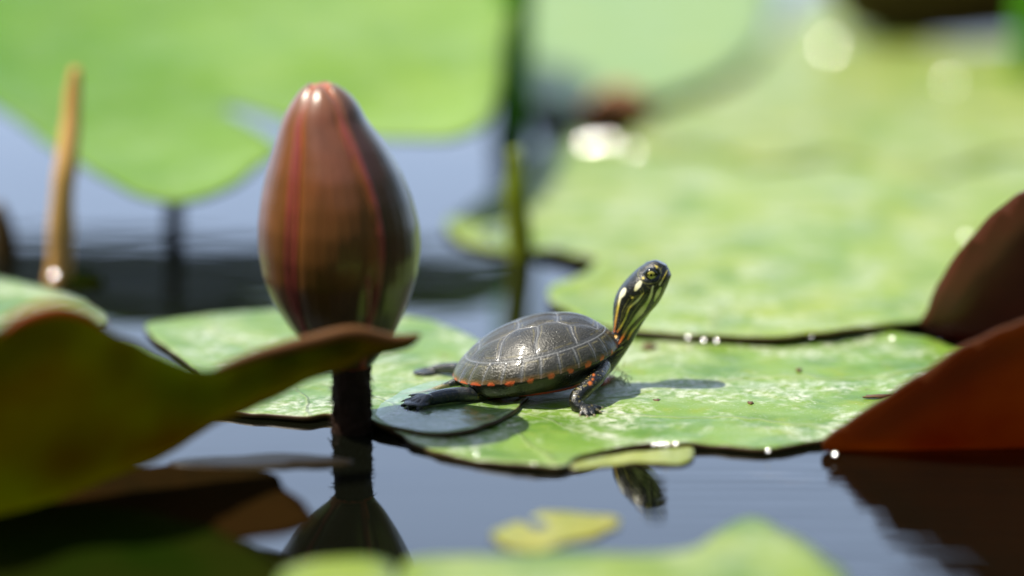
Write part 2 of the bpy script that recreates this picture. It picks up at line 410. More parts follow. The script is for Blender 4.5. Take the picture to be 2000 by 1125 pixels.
tag(pad_e, 'pale bluish green lily pad at the top centre right of the far stalk', 'lily pad')
pad_g = sheet('lily_pad', [(-150,520),(0,542),(90,562),(170,592),(210,622),(150,650),(-150,670)],
    flat(.5), [M['pad_a'], UND], .07, .3, wavy(.05, .4, 51), jag=.05)
tag(pad_g, 'pale green lily pad at the left edge behind the dark curled leaf', 'lily pad')
pad_j = sheet('lily_pad', [(785,1120),(830,1092),(950,1086),(1100,1082),(1250,1086),(1360,1074),(1420,1032),(1480,1018),(1550,1050),(1610,1092),(1650,1140),(1690,1300),(1200,1420),(760,1300)],
    flat(.15), [M['pad_j'], UND], .07, .3, wavy(.04, .5, 61, .03, .3), jag=.06)
tag(pad_j, 'blurred bright green lily pad nearest the lens at the bottom centre', 'lily pad')
pad_i = sheet('lily_pad', [(540,1140),(580,1104),(680,1088),(755,1096),(775,1130),(760,1250),(540,1250)],
    flat(.12), [M['pad_j'], UND], .07, .25, wavy(.03, .5, 71), jag=.05)
tag(pad_i, 'small bright green pad at the bottom edge left of the nearest pad', 'lily pad')
M['pad_k'] = pad_mat('dark_shaded_pad', (.007, .015, .001, 1), (.014, .015, .002, 1), 0, 8.5, trans=.02, speck=False, yellow=.0, spec=.0)  # near-black green: the corner pad's shade is put into its colour
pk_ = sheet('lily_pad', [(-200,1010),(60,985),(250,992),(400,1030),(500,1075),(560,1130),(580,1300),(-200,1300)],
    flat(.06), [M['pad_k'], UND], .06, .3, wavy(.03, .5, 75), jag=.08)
tag(pk_, 'green lily pad darkened by painted shade in the bottom left corner below the curled leaf', 'lily pad')
M['dark_reflection'] = under_mat('dark_leaf_reflection', (.016, .008, .002, 1), (.006, .005, .002, 1), .0, (.1, .05, .01, 1), .7, 5., 0.)
mk = sheet('leaf_or_reflection', [(-250,925),(100,930),(350,906),(450,914),(525,922),(560,955),(612,1012),(560,1040),(470,1052),(300,1070),(-250,1120)],
    flat(.025), [M['dark_reflection'], M['dark_reflection']], .02, .25, lambda u, v, d: .02*fbm(u, v, .8, 44), jag=.05)  # dark sheet added in place of the curled leaf's reflection on the water
tag(mk, 'almost black sheet with a brown point standing in for the curled leaf reflection left of the bud reflection', 'leaf')
yl = sheet('yellow_leaf', [(960,1050),(1000,1020),(1080,1000),(1150,998),(1215,1012),(1180,1040),(1110,1062),(1020,1075)],
    flat(.03), [M['yellow'], UND], .05, .2, wavy(.05, .8, 81), jag=.12)
tag(yl, 'small yellow leaf floating at the bottom centre in front of the open water', 'leaf')
sub = sheet('leaf_or_reflection', [(330,905),(420,891),(520,885),(600,889),(660,892),(690,900),(640,908),(500,911),(380,913)],
    flat(.03), [M['wet_brown'], UND], .05, .2, wavy(.03, 1.1, 91), jag=.04)
tag(sub, 'narrow wet brown leaf strip lying in the water left of the bud stalk', 'leaf')

def vein_centre(o, p): 
    for m in o.data.materials:
        k = m.node_tree.nodes.get('vein_map')
        if k: k.inputs['Location'].default_value = -(p-o.location)
vein_centre(pad_b, G(960, 800)); vein_centre(pad_a, G(560, 740)); vein_centre(pad_c, G(1250, 520))
# raised leaf behind the bud (two lobes with a narrow sinus)
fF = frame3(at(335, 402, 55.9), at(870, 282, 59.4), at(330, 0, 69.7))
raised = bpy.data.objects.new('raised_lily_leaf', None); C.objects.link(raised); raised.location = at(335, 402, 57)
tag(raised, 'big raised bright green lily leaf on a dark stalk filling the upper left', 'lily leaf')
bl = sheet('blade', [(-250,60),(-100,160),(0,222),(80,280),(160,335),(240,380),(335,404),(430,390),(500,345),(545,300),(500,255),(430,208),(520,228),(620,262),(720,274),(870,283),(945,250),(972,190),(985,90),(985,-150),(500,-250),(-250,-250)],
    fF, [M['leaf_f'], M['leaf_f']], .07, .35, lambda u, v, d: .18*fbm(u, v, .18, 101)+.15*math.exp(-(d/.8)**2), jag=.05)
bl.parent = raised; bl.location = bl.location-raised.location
b0 = at(337, 452, 58.6); b1 = b0.copy(); b0.z = 1.42; b1.z = -.5
vs, fs = tube([b0, (b0+b1)/2+Vector((.05, 0, 0)), b1], [.16, .18, .2], 14)
st = mesh_obj('stalk', [v-raised.location for v in vs], fs, M['dark_stalk'], raised)

# curled leaf at the lower left, seen from its shaded underside
def over(py0, D0, py1, D1, x=400): return frame3(at(x-300, py0, D0), at(x+300, py0, D0), at(x, py1, D1))
fH = frame3(at(0, 1000, 39.2), at(500, 890, 41.6), at(300, 640, 39.2))
_uT = to_plane(820, 657, fH)[0]; _uM = to_plane(450, 750, fH)[0]
def hshift(u): q = min(1, max(0, (u-_uM)/(_uT-_uM))); return .75*q*q
cl = sheet('curled_leaf', [(-250,700),(-60,705),(10,672),(60,642),(125,624),(185,634),(225,664),(300,702),(380,738),(440,745),(520,721),(617,684),(693,654),(758,652),(804,633),(776,660),(720,692),(655,731),(588,772),(520,815),(450,855),(400,885),(300,935),(100,1015),(-100,1070),(-250,1110)],
    fH, [M['olive_under'], M['olive_under']], .07, .22, lambda u, v, d: .2*fbm(u, v, .35, 111)-.3*math.exp(-(d/.35)**2)+hshift(u), jag=.04)
tag(cl, 'dark olive curled leaf with pointed tip at the lower left before the bud', 'leaf')
# its thin red rim
def rim_strip(name, pts, fr, r, mat, parent, off=-.3):
    O, U, V, N = fr
    P = [to_plane(px, py, fr) for px, py in pts]; P = [O+U*p[0]+V*p[1]+N*(off+.2*fbm(p[0], p[1], .35, 111)+hshift(p[0])) for p in P]
    sp = smooth_path([tuple(p) for p in P], 6)
    k = len(sp); rad = [r*math.sin(math.pi*(i+.6)/(k+.2))**.5 for i in range(k)]
    v, f = tube(sp, rad, 10)
    return mesh_obj(name, [Vector(q)-parent.location for q in v], f, mat, parent)
rim_strip('rim', [(15,668),(60,641),(125,623),(185,633),(222,660)], fH, .065, M['rim_red'], cl, -.24)
M['brown_lip'] = under_mat('brown_leaf_edge', (.15, .07, .02, 1), (.20, .085, .03, 1), .25, (.4, .18, .04, 1), .45, 4.)
rim_strip('edge', [(440,746),(520,721),(617,684),(693,654),(758,652),(803,633)], fH, .10, M['brown_lip'], cl, -.31)

# red leaves at the right
fK = frame3(at(1650, 892, 42.7), at(2050, 900, 43.3), at(1850, 700, 41.7))
rk = sheet('red_leaf', [(1610,888),(1650,856),(1720,806),(1800,752),(1880,706),(2000,655),(2120,620),(2250,620),(2250,920),(2000,920),(1700,905),(1630,902)],
    fK, [M['red_under'], M['red_under']], .08, .2, lambda u, v, d: .15*fbm(u, v, .3, 121)-.2*math.exp(-(d/.3)**2), jag=.03)
tag(rk, 'upturned orange red leaf edge standing in the water at the right', 'leaf')
fL = frame3(at(1800, 655, 49.6), at(2050, 655, 49.0), at(1950, 450, 48.6))
rl = sheet('red_leaf', [(1795,648),(1808,610),(1840,545),(1885,485),(1940,432),(2000,390),(2120,340),(2250,340),(2250,700),(1990,720),(1900,700),(1830,670)],
    fL, [M['maroon'], M['maroon']], .08, .2, lambda u, v, d: .2*fbm(u, v, .3, 131)-.2*math.exp(-(d/.3)**2), jag=.03)
tag(rl, 'upright dark maroon leaf at the right edge behind the orange red one', 'leaf')

# far things
def stalk(name, pts, radii, mat, label, cat, bend=6):
    sp = smooth_path([(*p, r) for p, r in zip(pts, radii)], bend)
    base = Vector(pts[-1]); vs, fs = tube([Vector(q[:3])+Vector((.05*noise.noise(Vector(q[:3])*1.3), 0, 0)) for q in sp], [float(q[3])*(1+.16*noise.noise(Vector(q[:3])*1.9)) for q in sp], 16)
    vs = [v+Vector((.02*noise.noise(v*6), .02*noise.noise(v*6+Vector((9, 0, 0))), .05*noise.noise(Vector((v.x*7, v.y*7, 3))))) for v in vs]
    o = mesh_obj(name, [Vector(v)-base for v in vs], fs, mat); o.location = base
    tag(o, label, cat); return o
g = G(1000, 272)
stalk('plant_stalk', [at(1010, -150, g.y), at(1004, 60, g.y), at(998, 272, g.y), Vector((g.x, g.y, -.6))], [.38, .42, .45, .42], M['stalk'], 'tall blurred green stalk standing upright at the top centre', 'plant stalk')
g = G(1015, 505)
stalk('plant_stalk', [at(1004, 290, g.y), at(1010, 400, g.y), at(1018, 510, g.y), Vector((g.x, g.y, -.5))], [.14, .23, .23, .2], M['yellow_stalk'], 'short yellow green stalk standing left of the broad light pad', 'plant stalk')
g = G(112, 548)
stalk('dry_reed', [at(151, 132, g.y+.6), at(143, 215, g.y+.4), at(128, 340, g.y), at(118, 470, g.y), at(112, 560, g.y), Vector((g.x-.05, g.y, -.5))], [.11, .16, .21, .24, .24, .24], M['tan'], 'golden dry reed stub standing at the left in front of the raised leaf', 'reed')
g = G(10, 500)
stalk('plant_stalk', [at(-5, 400, g.y), at(5, 460, g.y), at(10, 510, g.y), Vector((g.x, g.y, -.5))], [.15, .25, .28, .25], M['old_stalk'], 'blurred dark yellow stub cut by the left edge', 'plant stalk')
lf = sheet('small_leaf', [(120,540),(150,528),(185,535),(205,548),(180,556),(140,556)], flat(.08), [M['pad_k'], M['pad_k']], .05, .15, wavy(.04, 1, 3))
tag(lf, 'tiny dark leaf on the water beside the golden reed', 'leaf')
# brownish far bud lying low
g = G(1205, 262)
vs, fs = [], []
for i in range(13):
    t_ = i/12; 
    for k in range(16):
        a = 2*math.pi*k/16; r = .58*math.sin(math.pi*min(.97, max(.03, t_)))**.7
        vs.append((1.5*(t_-.5)*1.05, r*math.cos(a)*.8, .62+r*math.sin(a)*.9+.1*t_))
for i in range(12):
    for k in range(16): fs.append([i*16+k, i*16+(k+1) % 16, (i+1)*16+(k+1) % 16, (i+1)*16+k])
fs += [list(range(16))[::-1], [12*16+k for k in range(16)]]
fb = mesh_obj('far_bud', vs, fs, M['brown_bud']); fb.location = g; tag(fb, 'blurred pinkish brown bud low on the water beyond the broad pad', 'bud')
fT = frame3(at(1690, 78, 84), at(2050, 70, 84), at(1850, -40, 83))
td = sheet('dark_leaf', [(1640,20),(1680,60),(1760,78),(1900,76),(2050,60),(2200,40),(2200,-90),(1640,-90)], fT, [M['dark_under'], M['dark_under']], .1, .6, wavy(.2, .3, 5), jag=.1)
tag(td, 'blurred dark brown leaf standing in the top right corner', 'leaf')
g = G(1998, 175)
stalk('leaf_blade', [at(2055, -150, g.y), at(2035, 0, g.y), at(2010, 110, g.y), Vector((g.x, g.y, -.3))], [.75, .65, .45, .2], M['stalk'], 'bright green grass blade cut by the upper right edge', 'grass blade')

# ------------------------------------------------------------------ lily bud
def bud_mats():
    m, t, o, b = newmat('bud_sepal'); 
    at_ = nn(t, 'ShaderNodeVertexColor'); at_.layer_name = 'Col'
    v = coords(t); n = noise_tex(t, v, 2.5, 5, .6)
    col = mix(t, rng(t, n, .3, .7, 0, .5), at_.outputs[0], mix(t, .5, at_.outputs[0], (.05, .035, .004, 1)))
    t.links.new(col, b.inputs['Base Color']); b.inputs['Roughness'].default_value = .30
    b.inputs['Subsurface Weight'].default_value = 0.0; b.inputs['Sheen Weight'].default_value = .0
    b.inputs['Coat Weight'].default_value = .45; b.inputs['Coat Roughness'].default_value = .27
    nb = bump(t, b, noise_tex(t, coords(t, (3, 3, .5)), 3, 4, .6), .3, .03); bump(t, b, noise_tex(t, v, 28, 2, .5), .2, .01, nb)
    return m
M['sepal'] = bud_mats()
M['fuzz'] = under_mat('dark_fuzzy_stalk', (.010, .006, .004, 1), (.025, .012, .007, 1), .02, (.05, .03, .01, 1), .7, 2., .12)
BY = 842; bud_base = G(690, BY); SC = F/(bud_base-Vector((0, 0, H))).length      # pixels per cm there
def bz(py): return (BY-py)/SC/math.cos(R(DIP))
prof = [(175,638,22),(181,640,34),(192,642,46),(206,643,57),(220,643,66),(239.5,642,75),(289,653,101),(339,659,123.5),(389,664,139.5),(438.5,667,149),(488,668.5,150.5),(538,669,144.5),(588,670,128),(637.5,674,102),(677,681,73),(700,686,50),(712,688,38)]
pz = np.array([bz(p[0]) for p in prof])[::-1]; pc = np.array([(p[1]-690)/SC for p in prof])[::-1]; pr = np.array([p[2]/SC for p in prof])[::-1]
def bud_at(z): return np.interp(z, pz, pc), np.interp(z, pz, pr)
# smooth the profile
zz = np.linspace(pz[0], pz[-1], 90); cc, rr = bud_at(zz)
for _ in range(3):
    cc[1:-1] = (cc[:-2]+2*cc[1:-1]+cc[2:])/4; rr[1:-1] = (rr[:-2]+2*rr[1:-1]+rr[2:])/4
bud = bpy.data.objects.new('lily_bud', None); C.objects.link(bud); bud.location = bud_base
tag(bud, 'closed reddish brown water lily bud standing on a dark stalk left of the turtle', 'flower bud')
# core
vs = []; fs = []; n = 40
for z, c, r in zip(zz, cc, rr):
    for k in range(n):
        a = 2*math.pi*k/n; vs.append((c+.93*r*math.cos(a), .93*r*math.sin(a), z-.03))
for i in range(len(zz)-1):
    for k in range(n): fs.append([i*n+k, i*n+(k+1) % n, (i+1)*n+(k+1) % n, (i+1)*n+k])
fs += [list(range(n))[::-1], [(len(zz)-1)*n+k for k in range(n)]]
M['petal'] = under_mat('rolled_petals', (.45, .10, .06, 1), (.55, .18, .07, 1), .1, (.6, .2, .1, 1), .45, 4.)
mesh_obj('petal_core', vs, fs, M['petal'], bud)
# sepals: angle 0 faces the lens (-y), positive to the right
def ang_dir(a): return math.sin(a), -math.cos(a)
for a0, a1, lift in ((-39, 31, .012), (27, 124, .0), (120, 216, .012), (212, 325, .0)):
    vs = []; fs = []; cols = []; nu = 90
    for i, (z, c, r) in enumerate(zip(zz, cc, rr)):
        tz = i/(len(zz)-1)
        # seams close together slightly at both ends
        for k in range(nu+1):
            t_ = k/nu; e = min(t_, 1-t_)*2          # 0 at the margins
            mid = (a0+a1)/2; half = (a1-a0)/2*(1.0 + .06*math.sin(math.pi*tz))
            wob = 4.0*math.sin(5*tz+a0)
            a = R(mid+wob+(t_*2-1)*half)
            edge_deg = e*half
            fold = .038*math.exp(-(edge_deg/3.2)**2)                    # raised thickened margin
            groove = -.055*math.exp(-((edge_deg-8)/4.5)**2)
            belly = .05*math.sin(math.pi*t_)*(.5+.5*(tz))+.010*noise.noise(Vector((a*3, z*1.2, a0)))+.002*math.sin(a*46+2*noise.noise(Vector((a*2, z, 3))))
            rad = max(.02, r*(1+.6*fold+groove*.6+belly)+lift)
            zt = z - (.10*(1-math.sin(math.pi*t_)**.5)*max(0, tz-.86)/.14)
            dx, dy = ang_dir(a); vs.append((c+rad*dx, rad*dy, zt))
            # pigment: copper above, olive below, pink margins, greener on the right-hand sepal
            cop = np.array((.20, .060, .018)); oli = np.array((.060, .035, .004)); pur = np.array((.075, .028, .018)); grn = np.array((.050, .075, .005))
            s = np.clip((tz-.15)/.6, 0, 1); base = oli*(1-s)+cop*s
            if a0 == 27: 
                q = np.clip((math.degrees(a)-50)/45, 0, 1); base = (pur*.9)*(1-q)+grn*q
                base = base*(.55+.45*s)+oli*(1-s)*.25
            if a0 == 212: base = base*.5+cop*.65*.5+oli*.4
            pk = math.exp(-(edge_deg/4.2)**2); orr = math.exp(-((edge_deg-8.5)/4.)**2)
            base = base*(1-.75*orr*s)+np.array((.34, .095, .008))*.75*orr*s
            base = base*(1-pk)+np.array((.30, .040, .042))*pk
            tip = np.clip((tz-.9)/.1, 0, 1)*.5; base = base*(1-tip)+np.array((.30, .16, .10))*tip
            base = base*(1+.25*noise.noise(Vector((a*4, z*1.6, 7.)))+.09*noise.noise(Vector((a*16, z*.9, 2.))))
            cols.append(base)
    for i in range(len(zz)-1):
        for k in range(nu): fs.append([i*(nu+1)+k, i*(nu+1)+k+1, (i+1)*(nu+1)+k+1, (i+1)*(nu+1)+k])
    o = mesh_obj('sepal', vs, fs, M['sepal'], bud, cols=np.array(cols))
    md = o.modifiers.new('thickness', 'SOLIDIFY'); md.thickness = .045; md.offset = -1
# stalk with a ragged fuzzy skin
vs = []; fs = []; n = 48; zs = np.linspace(bz(712), -1.2, 120)
for i, z in enumerate(zs):
    for k in range(n):
        a = 2*math.pi*k/n; p = Vector((math.cos(a)*1.6, math.sin(a)*1.6, z*2.2))
        r = .285+.03*(1.3-z)*.3+.035*noise.noise(p*2.1)+.02*noise.noise(p*7)
        if z < .35: r += .03*noise.noise(p*4+Vector((5, 5, 5)))
        vs.append((-.03+.02*z+r*math.cos(a), r*math.sin(a), z))
for i in range(len(zs)-1):
    for k in range(n): fs.append([i*n+k, (i+1)*n+k, (i+1)*n+(k+1) % n, i*n+(k+1) % n])
fs += [list(range(n)), [(len(zs)-1)*n+k for k in range(n)][::-1]]
stk = mesh_obj('stalk', vs, fs, M['fuzz'], bud)
parts = []
for i in range(150):
    z = random.uniform(.0, 1.1); a = random.uniform(0, 2*math.pi); r = .29; L_ = random.uniform(.03, .10)
    p0 = Vector((-.02+r*math.cos(a), r*math.sin(a), z)); p1 = p0+Vector((math.cos(a)*L_, math.sin(a)*L_, random.uniform(-.09, .04)))
    parts.append(tube([p0, (p0+p1)/2+Vector((0, 0, .015)), p1], [.009, .006, .002], 5))
v, f = join(parts); tag(mesh_obj('fuzz', v, f, M['fuzz'], bud), kind='stuff')

# ------------------------------------------------------------------ turtle
TS = 121.0; TX, TY = 1045, 760
ct, st_ = math.cos(R(DIP)), math.sin(R(DIP))
def T(px, py, y=0.0):                       # side view pixel -> turtle coordinates (x forward, y away, z up)
    return np.array([(px-TX)/TS, y, ((TY-py)/TS-y*st_)/ct])
t_origin = G(TX, TY, .08)
def vcol_mat(name, rough, coat=0., bumps=((9, .3, .02),), spec=.5, rvar=.0):
    m, t, o, b = newmat(name)
    a = nn(t, 'ShaderNodeVertexColor'); a.layer_name = 'Col'; t.links.new(a.outputs[0], b.inputs['Base Color'])
    v = coords(t); prev = None
    for s, st, d in bumps: prev = bump(t, b, noise_tex(t, v, s, 3, .6), st, d, prev)
    if rvar: t.links.new(rng(t, noise_tex(t, v, 3.0, 4, .6), .35, .65, rough-rvar, rough+rvar), b.inputs['Roughness'])
    else: b.inputs['Roughness'].default_value = rough
    b.inputs['Coat Weight'].default_value = coat; b.inputs['Coat Roughness'].default_value = .08
    b.inputs['Specular IOR Level'].default_value = spec
    return m
M['skin'] = vcol_mat('turtle_skin', .26, .3, ((34, .8, .014), (9, .4, .04)), .5)
M['shell'] = vcol_mat('turtle_shell', .36, .22, ((30, .9, .012), (7, .45, .03)), .5, .12)
M['plastron'] = vcol_mat('turtle_plastron', .35, .2)
M['eye'] = vcol_mat('turtle_eye', .06, .6, ())
M['claw'] = under_mat('horn_claw', (.20, .17, .11, 1), (.3, .25, .16, 1), .0, (.1, .1, .1, 1), .3, 1.)

# --- skin: lofts for neck, head, legs, tail fused into one surface
sec = [((1150,690),(1170,745),.36),((1172,676),(1196,722),.32),((1188,662),(1215,697),.27),((1196,648),(1234,669),.235),((1196,630),(1245,648),.23),((1196,610),(1257,627),.25),
       ((1197.5,592),(1270,609),.285),((1203,575),(1284,592),.32),((1213,559),(1294,574),.34),((1228,542),(1302,556),.325),((1243,527.5),(1306,546),.28),((1257,518),(1308.5,538.5),.215),((1269,512),(1305,530),.155),((1279,510.5),(1300,520),.10)]
lv, lf_ = [], []; NS = 36
secs = []
YC = lambda px: float(np.interp(px, [1150, 1200], [0, .35]))
for (a, b, w_) in sec: secs.append((*a, *b, w_))
sp = smooth_path(secs, 5)
for q in sp:
    yc_ = YC(q[0]); a = T(q[0], q[1], yc_); b = T(q[2], q[3], yc_); c = (a+b)/2; h = (b-a)/2
    for k in range(NS):
        an = 2*math.pi*k/NS; ca, sa = math.cos(an), math.sin(an)
        ex = math.copysign(abs(sa)**.85, sa)
        lv.append(Vector(c+h*math.copysign(abs(ca)**.92, ca))+Vector((0, q[4]*ex, 0)))
for i in range(len(sp)-1):
    for k in range(NS): lf_.append([i*NS+k, i*NS+(k+1) % NS, (i+1)*NS+(k+1) % NS, (i+1)*NS+k])
lf_ += [list(range(NS))[::-1], [(len(sp)-1)*NS+k for k in range(NS)]]
parts = [(lv, lf_)]
def P4(px, py, y, r): return (*T(px, py, y), r)
# trunk inside the shell
parts.append(ball((.0, 0, .36), (1.0, .85, .24), 30, 20))
# eyelid ridges, brow, beak
for sgn in (-1, 1):
    e = T(1267.5, 538, .35-.255); ey = .35+sgn*.255
    ring = []
    for k in range(25):
        an = 2*math.pi*k/24
        ring.append(Vector((e[0]+.122*math.cos(an)*.92+.03*math.sin(an), ey-sgn*(.015+.02*abs(math.cos(an))), e[2]+.085*math.sin(an)+.02*math.cos(an))))
    parts.append(tube(ring, [.026]*25, 8, caps=False))
# near and far legs
legs = {
 'near_fore': [P4(1172,716,-.45,.15), P4(1160,736,-.80,.135), P4(1141,754,-1.05,.13), P4(1123,772,-1.22,.125), P4(1123,787,-1.33,.105), P4(1138,793,-1.37,.09)],
 'far_fore': [P4(1165,725,.3,.12), P4(1170,748,.35,.085), P4(1188,745,.55,.065), P4(1197,742,.62,.05)],
 'near_hind': [P4(965,772,-.50,.14), P4(925,768,-.70,.125), P4(895,767,-.84,.12), P4(862,771,-1.0,.115), P4(838,777,-1.12,.095)],
 'far_hind': [P4(930,725,.55,.14), P4(890,722,.8,.10), P4(860,723,.95,.085), P4(838,727,1.0,.06)],
 'tail': [P4(905,742,0,.10), P4(880,750,-.1,.055), P4(830,765,-.25,.028), P4(790,769,-.3,.018), P4(766,769,-.3,.012)],
}
for L_ in legs.values(): parts.append(chain(L_))
toes = []; claws = []
def toe(p0, p1, r0, r1, claw=.06):
    parts.append(chain([(*p0, r0), (*((np.array(p0)+np.array(p1))/2+np.array([0, 0, .012])), (r0+r1)/2), (*p1, r1)], 10))
    d = Vector(p1)-Vector(p0); d.normalize(); q = Vector(p1)+d*r1*.5; e = q+d*claw+Vector((0, 0, -.02))
    claws.append(tube([q, (q+e)/2+Vector((0, 0, .008)), e], [r1*.55, r1*.4, .004], 8))
w0 = T(1140, 792, -1.37)
for px, py, y in ((1130,803,-1.52), (1141,805,-1.56), (1152,803,-1.52), (1161,798,-1.43), (1165,792,-1.32)):
    toe(w0, T(px, py-2, y), .085, .040)
h0 = T(842, 773, -1.2)
for px, py, y in ((812,768,-1.02), (800,777,-1.12), (794,786,-1.24), (803,793,-1.36), (822,794,-1.42)):
    toe(h0, T(px, py, y), .08, .032, .07)
# web of the hind foot
parts.append(ball(T(822, 781, -1.22), (.22, .20, .045), 16, 10))
g0 = T(842, 726, 1.0)
for px, py, y in ((815,728,1.0), (818,734,.92), (826,738,.85)):
    toe(g0, T(px, py, y), .055, .03, .04)
parts.append(ball(T(828, 730, .95), (.2, .16, .04), 16, 10))
v, f = join(parts)
tmp = mesh_obj('tmp', v, f, M['skin'])
md = tmp.modifiers.new('r', 'REMESH'); md.mode = 'VOXEL'; md.voxel_size = .0125; md.use_smooth_shade = True
md = tmp.modifiers.new('s', 'SMOOTH'); md.factor = .5; md.iterations = 4
dg = bpy.context.evaluated_depsgraph_get(); ev = tmp.evaluated_get(dg)
body_me = bpy.data.meshes.new_from_object(ev); bpy.data.objects.remove(tmp)
turtle = bpy.data.objects.new('turtle', body_me); C.objects.link(turtle); turtle.location = t_origin
tag(turtle, 'small painted turtle with yellow striped raised neck basking on the lily pad', 'turtle')
co = np.empty(len(body_me.vertices)*3); body_me.vertices.foreach_get('co', co); co = co.reshape(-1, 3)
# side-view coordinates of every vertex (mirrored, so both flanks carry the stripes)
SX = TX+co[:, 0]*TS; YCv = np.where(co[:, 2] > .25, np.interp(SX, [1150, 1200], [0, .35]), 0)
SY = TY-TS*(co[:, 2]*ct+(YCv-np.abs(co[:, 1]-YCv))*st_)
Q = np.stack([SX, SY], 1)
def Z(p): return (1140+p[0]/4.69, 490+p[1]/4.69)
col = np.tile(np.array([.010, .011, .008]), (len(co), 1))
nz = np.array([noise.noise(Vector(c*9)) for c in co]); nz2 = np.array([noise.noise(Vector(c*26)) for c in co])
head = (SY < 705) & (SX > 1180)
def paint(mask_w, c):
    global col
    c = np.array(c); mask_w = np.clip(mask_w, 0, 1)[:, None]
    if c.ndim == 1: c = np.tile(c, (len(col), 1))
    col = col*(1-mask_w)+c*mask_w
def stripe(pts, widths, cols_, soft=.7, only=None, strength=1.0):
    pts = [Z(p) for p in pts]; n_ = len(pts); best = np.full(len(Q), 1e9); tt = np.zeros(len(Q))
    full = smooth_path([(p[0], p[1], w_/4.69/2) for p, w_ in zip(pts, widths)], 6)
    for i in range(len(full)-1):
        a, b = full[i], full[i+1]; d, t = seg_dist(Q, a[:2], b[:2]); r = a[2]*(1-t)+b[2]*t
        dd = d-r-.35*nz2
        m = dd < best; best = np.where(m, dd, best); tt = np.where(m, (i+t)/(len(full)-1), tt)
    w_ = 1/(1+np.exp(best/soft*2.2))*strength
    if only is None: only = head
    w_ = w_*only
    cc_ = np.stack([np.interp(tt, np.linspace(0, 1, len(cols_)), [c[j] for c in cols_]) for j in range(3)], 1)
    paint(w_, cc_)
YEL = (.72, .58, .08); PAL = (.75, .72, .35); WHT = (.85, .82, .58); GRN = (.42, .50, .13); ORG = (.70, .17, .02); OLI = (.13, .13, .03); RED = (.55, .07, .015)
# crown of the head a little greyer
crown = 1/(1+np.exp(((SX-1225)*.55+(SY-545)*.84+2)/3.5))*head*(SY < 600)
paint(crown*.6, (.035, .036, .034))
for pts, ws in [([(400,450),(350,540),(330,640),(310,720)], 5), ([(560,400),(480,510),(430,590),(380,680),(345,760)], 6), ([(585,440),(530,500),(470,575),(400,660)], 4),
                ([(450,430),(420,480),(375,540),(345,620)], 4), ([(520,350),(530,400),(470,440),(410,420)], 5), ([(500,370),(510,410),(450,425)], 4),
                ([(640,480),(600,540),(530,600),(450,700),(400,760)], 6), ([(600,500),(620,520),(590,560)], 4), ([(660,150),(690,200),(660,290),(560,310),(500,270),(480,220),(500,185)], 5),
                ([(560,330),(590,350),(640,330),(680,290)], 4), ([(730,300),(700,400),(640,500),(560,600)], 5), ([(500,760),(430,850),(350,920),(290,960)], 6), ([(470,700),(400,800),(330,860)], 6),
                ([(700,160),(680,190),(690,230)], 4), ([(300,450),(280,560),(268,660)], 4)]:
    stripe(pts, [ws*1.3]*len(pts), [OLI, (.20, .19, .05), OLI], .8, strength=.9)
stripe([(362,362),(345,400),(322,440),(305,520),(288,620),(272,745)], [30,44,22,15,14,9], [WHT, WHT, WHT, YEL, (.8, .45, .06), ORG])
stripe([(500,300),(480,330),(458,366)], [34,46,22], [WHT, WHT, PAL])
stripe([(615,335),(595,420),(560,495),(510,565),(440,650),(385,725),(345,800),(312,852)], [14,24,28,46,26,18,18,10], [PAL, PAL, GRN, PAL, GRN, (.5,.42,.1), ORG, ORG])
stripe([(685,350),(660,400),(632,465)], [22,34,12], [GRN, PAL, GRN])
stripe([(755,345),(700,460),(625,545),(540,620),(480,690),(430,745),(395,812)], [8,12,14,10,14,16,12], [GRN, GRN, PAL, GRN, GRN, YEL, ORG])
stripe([(530,395),(480,458),(405,530),(372,620),(330,700),(300,745)], [8,20,14,14,12,9], [YEL, PAL, YEL, (.5,.5,.08), YEL, ORG])
stripe([(345,885),(290,915),(235,950)], [12,12,24], [GRN, OLI, (.5,.2,.03)])
stripe([(748,190),(712,260),(676,318)], [8,11,16], [YEL, YEL, PAL])
stripe([(640,148),(655,160),(640,180)], [12,10,5], [YEL, YEL, OLI])
stripe([(770,215),(735,290),(700,325)], [24,20,8], [(.12, .11, .08)]*3, 1.2, strength=.8)
stripe([(765,262),(735,300),(690,335)], [4,4,4], [(.004, .004, .004)]*3, .6)
for p, r_, c_ in (((430,437),17,YEL), ((285,790),24,(.8,.42,.05)), ((290,875),15,ORG), ((527,258),22,YEL)): stripe([p, (p[0]+1, p[1]+1)], [r_, r_], [c_, c_])
# limbs: orange and yellow freckles, reddish far foreleg
limb = ~head
freck = np.clip((nz2-.34)*9, 0, 1)*limb
paint(freck*.5, (.28, .22, .05))
for px, py, r_ in ((1148,744,3.4), (1153,737,1.8), (1155,729,1.8)):
    d = np.hypot(SX-px, SY-py); paint((1/(1+np.exp((d-r_)/.6)))*limb*(co[:, 1] < -.5), ORG)
ff = limb*(co[:, 1] > .2)*(SX > 1150)*(co[:, 2] < .42); paint(ff*.95, (.42, .075, .03))
hind = limb*(SX < 935); paint(hind*.75, (.030, .036, .042)); paint(hind*np.clip((nz-.0)*4, 0, 1)*.5, (.05, .055, .05))
tl = limb*(SX < 880)*(np.abs(co[:, 1]+.2) < .14)*(SY > 750)*(SY < 785)*(co[:,1] > -.5); paint(tl*.8, (.30, .26, .12))
cheek = head*(co[:, 1] > -9); 
set_cols(body_me, col); body_me.materials.clear(); body_me.materials.append(M['skin'])
